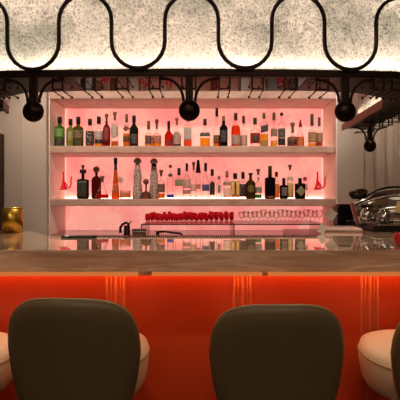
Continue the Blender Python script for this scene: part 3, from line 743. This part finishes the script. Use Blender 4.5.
flowers(169, 'red blossoms nearest the left side of the middle boss, highest shelf')
flowers(280.5, 'red blossoms between dark carton and grey jar on the highest shelf')
flowers(320, 'red blossoms at the right end of the highest shelf')
flowers(68, 'red blossoms at the left end of the highest shelf')

# ------------------------------------------------------------------ glass rack on the back counter
gr = empty('glass_ledge', (0, 3.8, 0)); tag(gr, 'raised clear glass ledge with dark metal edge carrying the drinking glasses', 'shelf')
GZ = PZ(224, 3.62)
xa, xb = PX(141, 3.62), PX(326, 3.62)
slab('glass_sheet', M_sheet, xa, xb, -.175, .40, GZ-.008, GZ, parent=gr)
slab('metal_edge', solid((96, 70, 62), .3, .8), xa, xb, -.185, -.176, GZ-.009, GZ+.001, parent=gr)
for x in (xa+.005, PX(234, 3.62), xb-.005):
    slab('post', solid((110, 80, 72), .3, .8), x-.005, x+.005, -.18, -.17, .9505, GZ-.0095, parent=gr)
    slab('glass_divider', M_sheet, x-.003, x+.003, -.169, .38, .9505, GZ-.0085, parent=gr)
def goblet():
    o = empty('goblet'); tag(o, 'small ruby red stemmed glass in the dense row left on the glass ledge', 'glass', 'ruby red glasses on the glass ledge')
    MB().lathe([(.020, 0), (.020, .003), (.004, .008), (.0035, .025)], 12).build('stem', M_redglass, o)
    MB().lathe([(.004, .025), (.015, .036), (.019, .062), (.017, .105), (.0155, .105), (.017, .062), (.013, .040), (.002, .030)], 14).build('bowl', M_redglass, o)
    return o
def coupe():
    o = empty('wine_glass'); tag(o, 'clear stemmed glass standing right of the ruby glasses', 'glass', 'clear stemmed glasses on the glass ledge')
    MB().lathe([(.028, 0), (.028, .002), (.004, .007), (.0035, .05)], 14).build('stem', M_stem, o)
    MB().lathe([(.004, .05), (.026, .062), (.037, .09), (.032, .128), (.0305, .128), (.0355, .09), (.024, .064), (.002, .052)], 18).build('bowl', M_stem, o)
    return o
g0 = goblet(); first = True
for row, (D, n, a, b) in enumerate(((3.70, 18, 147, 232), (3.80, 17, 149, 231))):
    for i in range(n):
        g = g0 if first else copy_tree(g0); first = False
        px = a+(b-a)*i/(n-1); g.location = (PX(px, D), D+random.uniform(-.008, .008), GZ+.0008); g.rotation_euler.z = random.random()*6; g.scale = (1, 1, random.choice((.86, .93, 1, 1.05)))
w0 = coupe(); first = True
for row, (D, n, a, b) in enumerate(((3.72, 10, 242, 319), (3.86, 9, 246, 315))):
    for i in range(n):
        g = w0 if first else copy_tree(w0); first = False
        px = a+(b-a)*i/(n-1); g.location = (PX(px, D), D, GZ+.0008); s = random.choice((.85, 1, .92)); g.scale = (1, 1, s)

# ------------------------------------------------------------------ taps and small things behind the bar
tp = empty('tap', (PX(127, 2.62), 2.62, .9005)); tag(tp, 'dark square arched tap left behind the bar', 'tap')
z1 = PZ(222.5, 2.62)-.9005; z0 = PZ(236, 2.62)-.9005
MB().tube([(.012, 0, 0), (.012, 0, z1-.03), (.008, 0, z1-.008), (-.004, 0, z1), (-.03, 0, z1-.012), (-.045, 0, z1-.035), (-.045, 0, z1-.07)], .009, 10).build('spout', pr('tap_steel', (90, 84, 80), .2, 1), tp)
MB().lathe([(.022, 0), (.022, .01), (.014, .014), (.014, .10)], 16, cx=.012).build('base', M_steel, tp)
MB().box(-.02, .002, -.012, .012, z1-.09, z1-.02).build('valve_body', solid((44, 66, 62), .25, .6), tp, bevel=.004)
MB().tube([(.012, 0, z1-.015), (.03, 0, z1+.012)], .005, 8).build('lever', M_chrome, tp)
tb = empty('bar_caddy', (PX(137, 2.62), 2.64, .9005)); tag(tb, 'low grey steel caddy right beside the dark tap', 'caddy')
MB().box(-.032, .06, -.03, .03, 0, PZ(230.5, 2.64)-.9005).build('tray_body', M_steel, tb, bevel=.004)
MB().box(-.034, .062, -.032, .032, PZ(230.5, 2.64)-.9005, PZ(229, 2.64)-.9005).build('lid', solid((90, 84, 72), .3, .6), tb, bevel=.002)
t2 = empty('tap', (PX(158, 2.62), 2.60, .9005)); tag(t2, 'long low steel tap spout pointing right, under the ruby glasses', 'tap')
z1 = PZ(232, 2.6)-.9005
MB().lathe([(.018, 0), (.018, .01), (.011, .015), (.011, z1-.005), (.014, z1), (.012, z1+.008)], 16).build('base', M_steel, t2)
MB().tube([(0, 0, z1), (.05, 0, z1+.004), (.10, 0, z1-.004), (.155, 0, z1-.010), (.165, 0, z1-.022)], .0075, 10).build('spout', pr('spout_steel', (84, 62, 56), .2, 1), t2)
ty = empty('serving_tray', (PX(79, 2.17), 2.17, CT+.0006)); tag(ty, 'thin black oblong tray at the back left edge of the marble bar', 'tray')
MB().lathe([(.095, 0), (.099, .002), (.102, .010), (.099, .010), (.095, .004)], 32, dy=.30, ex=3).build('tray_body', M_black, ty)

# brass cylinder on the left return
bc = empty('brass_pot', (PX(12.8, 2.47), 2.47, CT+.0006)); tag(bc, 'plain brass cylinder pot at the far left end of the bar', 'pot')
rr = 9.3/F*2.47; hh = PZ(208, 2.47)-CT
MB().lathe([(rr, 0), (rr, hh), (rr*.95, hh), (rr*.95, .01), (0.001, .008)], 40).build('pot_wall', M_gold, bc)
MB().lathe([(rr*1.01, hh-.006), (rr*1.03, hh), (rr*.98, hh+.003)], 40).build('rolled_rim', M_gold, bc)

# ------------------------------------------------------------------ espresso machine and things around it
D0 = 2.77
em = empty('espresso_machine', (PX(382, D0), D0, CT+.0006)); tag(em, 'curved chrome espresso machine on the right end of the bar', 'espresso machine')
s = D0/F
def E(px, py, dy=0): return (PX(px, D0+dy)-PX(382, D0), dy, PZ(py, D0+dy)-CT)
def shell(outline, y0, y1, name, mat, parent, bev=.01, taper=1.0):
    m = MB(); n = len(outline)
    cx = sum(p[0] for p in outline)/n; cz = sum(p[2] for p in outline)/n
    vs = []
    sk = .16 if 'chrome' in name else 0
    rows = [(y0, .92*taper), (y0+(y1-y0)*.12, 1.0*taper), (y1-(y1-y0)*.12, 1.0), (y1, .92)]
    for y, k in rows:
        for p in outline: vs.append((cx+(p[0]-cx)*k+sk*max(0, (y-y0)/(y1-y0)), y, cz+(p[2]-cz)*k))
    fs = []
    for j in range(3):
        for i in range(n): fs.append((j*n+i, j*n+(i+1) % n, (j+1)*n+(i+1) % n, (j+1)*n+i))
    m.add(vs, fs, False); m.add([vs[i] for i in range(n)], [tuple(range(n))]); m.add([vs[3*n+i] for i in range(n)], [tuple(range(n))])
    return m.build(name, mat, parent, bevel=bev, seg=3)
hood = [E(*p) for p in ((351, 203), (358, 199.5), (366, 197.5), (374, 192), (384, 189), (396, 188), (412, 189), (418, 200), (418, 221), (400, 223.5), (372, 224), (359, 225), (355, 216))]
shell(hood, -.02, .34, 'chrome_body', M_chrome, em, .008)
MB().box(*(E(359, 0)[0], E(420, 0)[0]), -.255, .30, 0, .040).build('base', M_black, em, bevel=.006)
MB().box(E(362, 0)[0], E(418, 0)[0], -.265, -.02, .0405, .052).build('drip_tray', M_chrome, em, bevel=.004)
# concave front apron in chrome
ap = MB(); vs = []; fs = []; nu, nv = 16, 10
for j in range(nv+1):
    t = j/nv
    for i in range(nu+1):
        u = i/nu; px = 358+56*u; pyt = 204-10*math.sin(min(1, u*1.4)*PI*.5); pyb = 224
        y = -.16+.10*math.sin(t*PI)+.08*(1-u); p = E(px, pyt+(pyb-pyt)*t, y)
        vs.append((p[0], y, p[2]))
for j in range(nv):
    for i in range(nu): a = j*(nu+1)+i; fs.append((a, a+1, a+nu+2, a+nu+1))
ap.add(vs, fs, True); apo = ap.build('front_apron', M_chrome, em)
sm = apo.modifiers.new('solid', 'SOLIDIFY'); sm.thickness = .008
# side blade, pink niche reflection put into its colour
bl = [E(p[0], p[1], -.04) for p in ((350.5, 203), (354, 203), (356.5, 214), (361, 226), (358.5, 227), (353.5, 215))]
shell(bl, -.05, -.022, 'side_blade', pr('blade', (220, 170, 165), .2, .7), em, .002)
for gx, gy in ((367, 214), (384, 216)):
    g = MB(); c = Vector(E(gx, gy, -.17))
    Mx = Matrix.Translation(c) @ Matrix.Rotation(.45, 4, 'Y')
    g.lathe([(.030, -.045), (.036, -.03), (.036, .01), (.028, .03), (.020, .045)], 20, M=Mx); g.build('group_head', M_chrome, em)
    h = MB(); h.tube([c+Vector((0, -.02, -.025)), c+Vector((-.01, -.09, -.035)), c+Vector((-.02, -.16, -.03))], [.010, .012, .010], 10); h.build('portafilter', M_black, em)
ra = MB(); ra.tube([E(364, 198), E(370, 194.5), E(377, 190.5), E(386, 188), E(396, 187), E(410, 188)], .008, 8); ra.build('cup_rail', M_black, em)
bo_ = empty('bowl', (PX(359, 3.1), 3.1, PZ(200, 3.1))); 
bo_.parent = em; bo_.location = (E(362.5, 0)[0], .06, PZ(198, D0)-CT)
bo_.name = 'hopper'
MB().lathe([(.027, 0), (.051, .009), (.063, .027), (.067, .045), (.063, .047), (.058, .031), (.036, .016), (.001, .013)], 28, M=Matrix.Rotation(-.30, 4, 'Y') @ Matrix.Rotation(.25, 4, 'X')).build('hopper_bowl', pr('dark_steel', (84, 78, 60), .25, .9), bo_)
gd = empty('coffee_grinder', (PX(343, 3.05), 3.05, CT+.0006)); tag(gd, 'small black box shaped grinder left of the espresso machine', 'grinder')
MB().box(-.060, .068, -.05, .07, 0, PZ(206, 3.05)-CT).build('housing', M_black, gd, bevel=.012)
MB().box(-.045, .05, -.045, .05, PZ(206, 3.05)-CT, PZ(204, 3.05)-CT).build('top_cap', solid((60, 50, 44), .3), gd, bevel=.006)
MB().box(.010, .030, -.0515, -.0505, .03, .045).build('badge', solid((200, 190, 184)), gd)
MB().box(.035, .060, -.0515, -.0505, .03, .045).build('badge', solid((170, 160, 154)), gd)
# pale tray the machine stands behind
pt = empty('drain_tray', (PX(352, 2.55), 2.55, CT+.0006)); tag(pt, 'pale pink drain tray left of the espresso machine, before the black grinder', 'tray')
Mt = Matrix.Rotation(-.16, 4, 'Z')
MB().box(-.18, .055, -.06, .16, 0, .022, M=Mt).build('tray_body', pr('pale_tray', (236, 204, 194), .3), pt, bevel=.008)
MB().box(-.165, .04, -.045, .145, .022, .026, M=Mt).build('grille', solid((226, 190, 180), .3, .1), pt, bevel=.002)
# paper cards on small stands
def card(px, py, D, w, h, rot, lean, label):
    zc = PZ(py, D)-CT
    o = empty('menu_card', (PX(px, D), D, CT+.0006)); tag(o, label, 'card')
    M = Matrix.Translation((0, 0, zc)) @ Matrix.Rotation(rot, 4, 'Y') @ Matrix.Rotation(lean, 4, 'X')
    MB().box(-w/2, w/2, -.001, .001, -h/2, h/2, M=M).build('paper', M_paper, o)
    MB().tube([(0, .012, .004), (0, .010, zc*.6), (0, .006, zc)], .002, 6).build('wire', M_steel, o)
    MB().lathe([(.02, 0), (.02, .003), (.004, .005)], 16, cy=.012).build('foot', M_steel, o)
card(331, 214.5, 2.65, .068, .068, .62, -.2, 'white paper card tilted on a wire stand, left of the black grinder')
card(322.2, 229, 2.38, .041, .060, .5, -.3, 'smaller paper card low at the end of the glass row')
# red pot at right edge
rp = empty('candle_glass', (PX(401, 1.84), 1.84, CT+.0006)); tag(rp, 'round red glass candle holder at the right edge of the bar', 'candle holder')
MB().lathe([(.018, 0), (.030, .006), (.036, .028), (.032, .050), (.024, .060), (.021, .060), (.028, .048), (.032, .028), (.02, .010), (.001, .008)], 24).build('glass_bowl', pr('red_candle_glass', (235, 50, 60), .15, coat=.5, trans=.2), rp)
MB().lathe([(.022, .012), (.022, .030)], 16).build('wax', solid((240, 190, 170)), rp)
# order pad / tablet on the machine
tbn = empty('tablet', (PX(398.5, 2.53), 2.53, PZ(213.2, 2.53))) 
tag(tbn, 'pale yellow paper tag leaning on the espresso machine at the right edge', 'paper tag')
MB().box(-.027, .05, -.002, .002, 0, .076, M=Matrix.Rotation(.25, 4, 'Y')).build('paper', pr('yellow_paper', (255, 232, 160), .7), tbn)
MB().box(-.027, .06, -.012, .012, -.008, 0).build('clip', M_black, tbn)
MB().box(.012, .020, -.004, .004, CT+.0525-PZ(213.2, 2.53), -.008).build('stand', M_black, tbn)
tbn.name = 'paper_tag'

# ------------------------------------------------------------------ bar stools
def make_stool(label):
    root = empty('bar_stool'); tag(root, label, 'bar stool', 'bar stools along the bar front')
    W, zc, hz, R = .2195, .8055, .1905, .39
    # the back: superelliptic cushion curved around the seat, its convex side towards -y
    def pt(a, k, off):
        c, q = math.cos(a), math.sin(a)
        n = 3.1
        rr = (abs(c)**n+abs(q)**n)**(-1/n)
        sx = W*rr*c*k; z = zc+hz*rr*q*k*(1.0 if q > 0 else 1.5)
        sx *= (1-.10*max(0, (zc-z)/hz)-.03*max(0, (z-zc)/hz))
        a2 = sx/R; r = R+off
        return Vector((r*math.sin(a2)*1.05, .17-(r*math.cos(a2)-0)+.02*((z-zc)/hz)*-1, z))
    def cushion(off0, off1, k0, mat, name):
        m = MB(); n = 72; rings = [(0.0, off1), (.35, off1), (.7, off1), (.9, off1), (.97, off1*.75+off0*.25), (1.0, (off0+off1)/2), (.97, off0*.75+off1*.25), (.9, off0), (.7, off0), (.35, off0), (0, off0)]
        vs = []; fs = []
        for k, off in rings:
            for i in range(n): vs.append(pt(2*PI*i/n, k*k0 if k > 0 else .001, off))
        for j in range(len(rings)-1):
            for i in range(n):
                a, b = j*n+i, j*n+(i+1) % n; fs.append((a, b, b+n, a+n))
        m.add(vs, fs, True); return m.build(name, mat, root)
    cushion(.012, .045, 1.0, M_leather_shaded, 'back_shell')
    cushion(-.03, .018, .985, M_leather_lit, 'backrest')
    MB().tube([pt(2*PI*i/96, 1.004, .014) for i in range(96)], .0042, 8, closed=True).build('piping', M_piping, root)
    s_ = MB(); s_.lathe([(0.1488, 0.5544), (0.1814, 0.5684), (0.1972, 0.6009), (0.2065, 0.6567), (0.2083, 0.7032), (0.2000, 0.7311), (0.1674, 0.7460), (0.0930, 0.7516), (0.0009, 0.7516)], 48, cy=.05)
    s_.build('seat', M_leather_lit, root)
    MB().tube([(.2085*math.cos(2*PI*i/64), .05+.2085*math.sin(2*PI*i/64), 0.7014) for i in range(64)], .0035, 8, closed=True).build('seat_piping', M_piping, root)
    MB().lathe([(.03, .30), (.03, 0.5591)], 20, cy=.05).build('column', M_gold, root)
    MB().lathe([(.22, 0), (.22, .012), (.05, .03), (.035, .06), (.035, .30)], 36, cy=.05).build('base', M_gold, root)
    fr = MB(); fr.tube([(.17*math.cos(2*PI*i/40), .05+.17*math.sin(2*PI*i/40), .30) for i in range(40)], .010, 8, closed=True)
    for k in range(3):
        a = 2*PI*k/3; fr.tube([(0, .05, .30), (.17*math.cos(a), .05+.17*math.sin(a), .30)], .007, 8)
    fr.build('footrest', M_gold, root)
    return root
st = make_stool('bar stool with shade-toned olive back seen squarely from behind, left of centre')
stools = [(70.5, 1.30, -.07, None, .004), (278.5, 1.30, .02, 'bar stool with shade-toned olive back seen squarely from behind, right of centre', -.016),
          (462, 1.32, .10, 'bar stool cut by the right edge, lit-toned cream seat and shade-toned dark back both showing', -.02), (-90, 1.32, -.05, 'bar stool at the left edge, only its lit-toned cream seat showing', -.03)]
for i, (px, D, rz, lb2, dz) in enumerate(stools):
    o = st if i == 0 else copy_tree(st)
    # the root stands on the floor under the seat; back faces the camera
    back = Vector((0, -.22, 0)); back.rotate(Matrix.Rotation(rz, 3, 'Z').to_euler())
    o.location = (PX(px, D)-back.x*.9, D-back.y, 0)
    o.rotation_euler.z = rz
    if dz: o.scale = (1, 1, 1+dz)
    if lb2: o['label'] = lb2

# ------------------------------------------------------------------ added lights, fixtures unseen
def area(name, loc, size, power, col, rot=(0, 0, 0), sy=None):
    l = bpy.data.lights.new(name, 'AREA'); l.energy = power; l.color = lin(col)[:3]; l.size = size
    if sy: l.shape = 'RECTANGLE'; l.size_y = sy
    o = bpy.data.objects.new(name, l); COL.objects.link(o); o.location = loc; o.rotation_euler = rot; return o
def spot(name, loc, target, power, col, ang=60, blend=.6, size=.05):
    l = bpy.data.lights.new(name, 'SPOT'); l.energy = power; l.color = lin(col)[:3]; l.spot_size = math.radians(ang); l.spot_blend = blend; l.shadow_soft_size = size
    o = bpy.data.objects.new(name, l); COL.objects.link(o); o.location = loc
    o.rotation_euler = (Vector(target)-Vector(loc)).to_track_quat('-Z', 'Y').to_euler(); return o
WARM = (255, 232, 206)
# fill spots added behind the canopy, aimed at the shelves
for x in (-1.3, -.45, .4, 1.25):
    spot('shelf_fill', (x, 2.62, 2.88), (x, 3.9, 1.55), 55, WARM, 80, .8, .06)
for x in (-1.9, 1.85):
    spot('wall_fill', (x, 2.9, 2.88), (x*.95, 3.85, 1.4), 30, WARM, 90, .9, .1)  # added wash for the wall beside the niche
# fill spots added on the guest side
for x, p in ((-1.6, 50), (-.4, 26), (.6, 26), (1.7, 50)):
    spot('guest_fill', (x, .6, 2.9), (x, 1.68, 1.12), p, WARM, 50, .9, .06)
for x in (-1.05, 1.0):
    spot('stool_fill', (x, 1.25, 2.93), (x, 1.38, .7), 30, WARM, 30, .5, .05)  # added to brighten the stool seats
for x, tx, p in ((-.98, -1.1, 130), (-.35, -.4, 60), (.3, .3, 60), (.85, .95, 110)):
    spot('bar_fill', (x, 2.78, 2.93), (tx, 2.08, CT), p, WARM, 38, .8, .06)  # added to brighten the countertop
area('room_fill', (0, -1.2, 2.9), 3.5, 30, WARM, (0, 0, 0))  # unseen overhead fill, added to lift the stool backs
w = bpy.data.worlds.new('world'); SC.world = w; w.use_nodes = True
w.node_tree.nodes['Background'].inputs[0].default_value = (.05, .04, .035, 1); w.node_tree.nodes['Background'].inputs[1].default_value = .3

# ------------------------------------------------------------------ camera and view
c = bpy.data.cameras.new('camera'); co = bpy.data.objects.new('camera', c); COL.objects.link(co)
co.location = (0, 0, EYE); co.rotation_euler = (PI/2, 0, 0)
c.sensor_width = 36; c.sensor_fit = 'HORIZONTAL'; c.lens = 36*F/400
c.shift_x = -(VX-200)/400; c.shift_y = (VY-200)/400; c.clip_start = .02
SC.camera = co
SC.view_settings.view_transform = 'Standard'; SC.view_settings.look = 'None'; SC.view_settings.gamma = 1
SC.view_settings.exposure = 0; SC.view_settings.use_curve_mapping = False
SC.cycles.use_denoising = True
SC.cycles.transparent_max_bounces = 32; SC.cycles.max_bounces = 10; SC.cycles.sample_clamp_indirect = 6
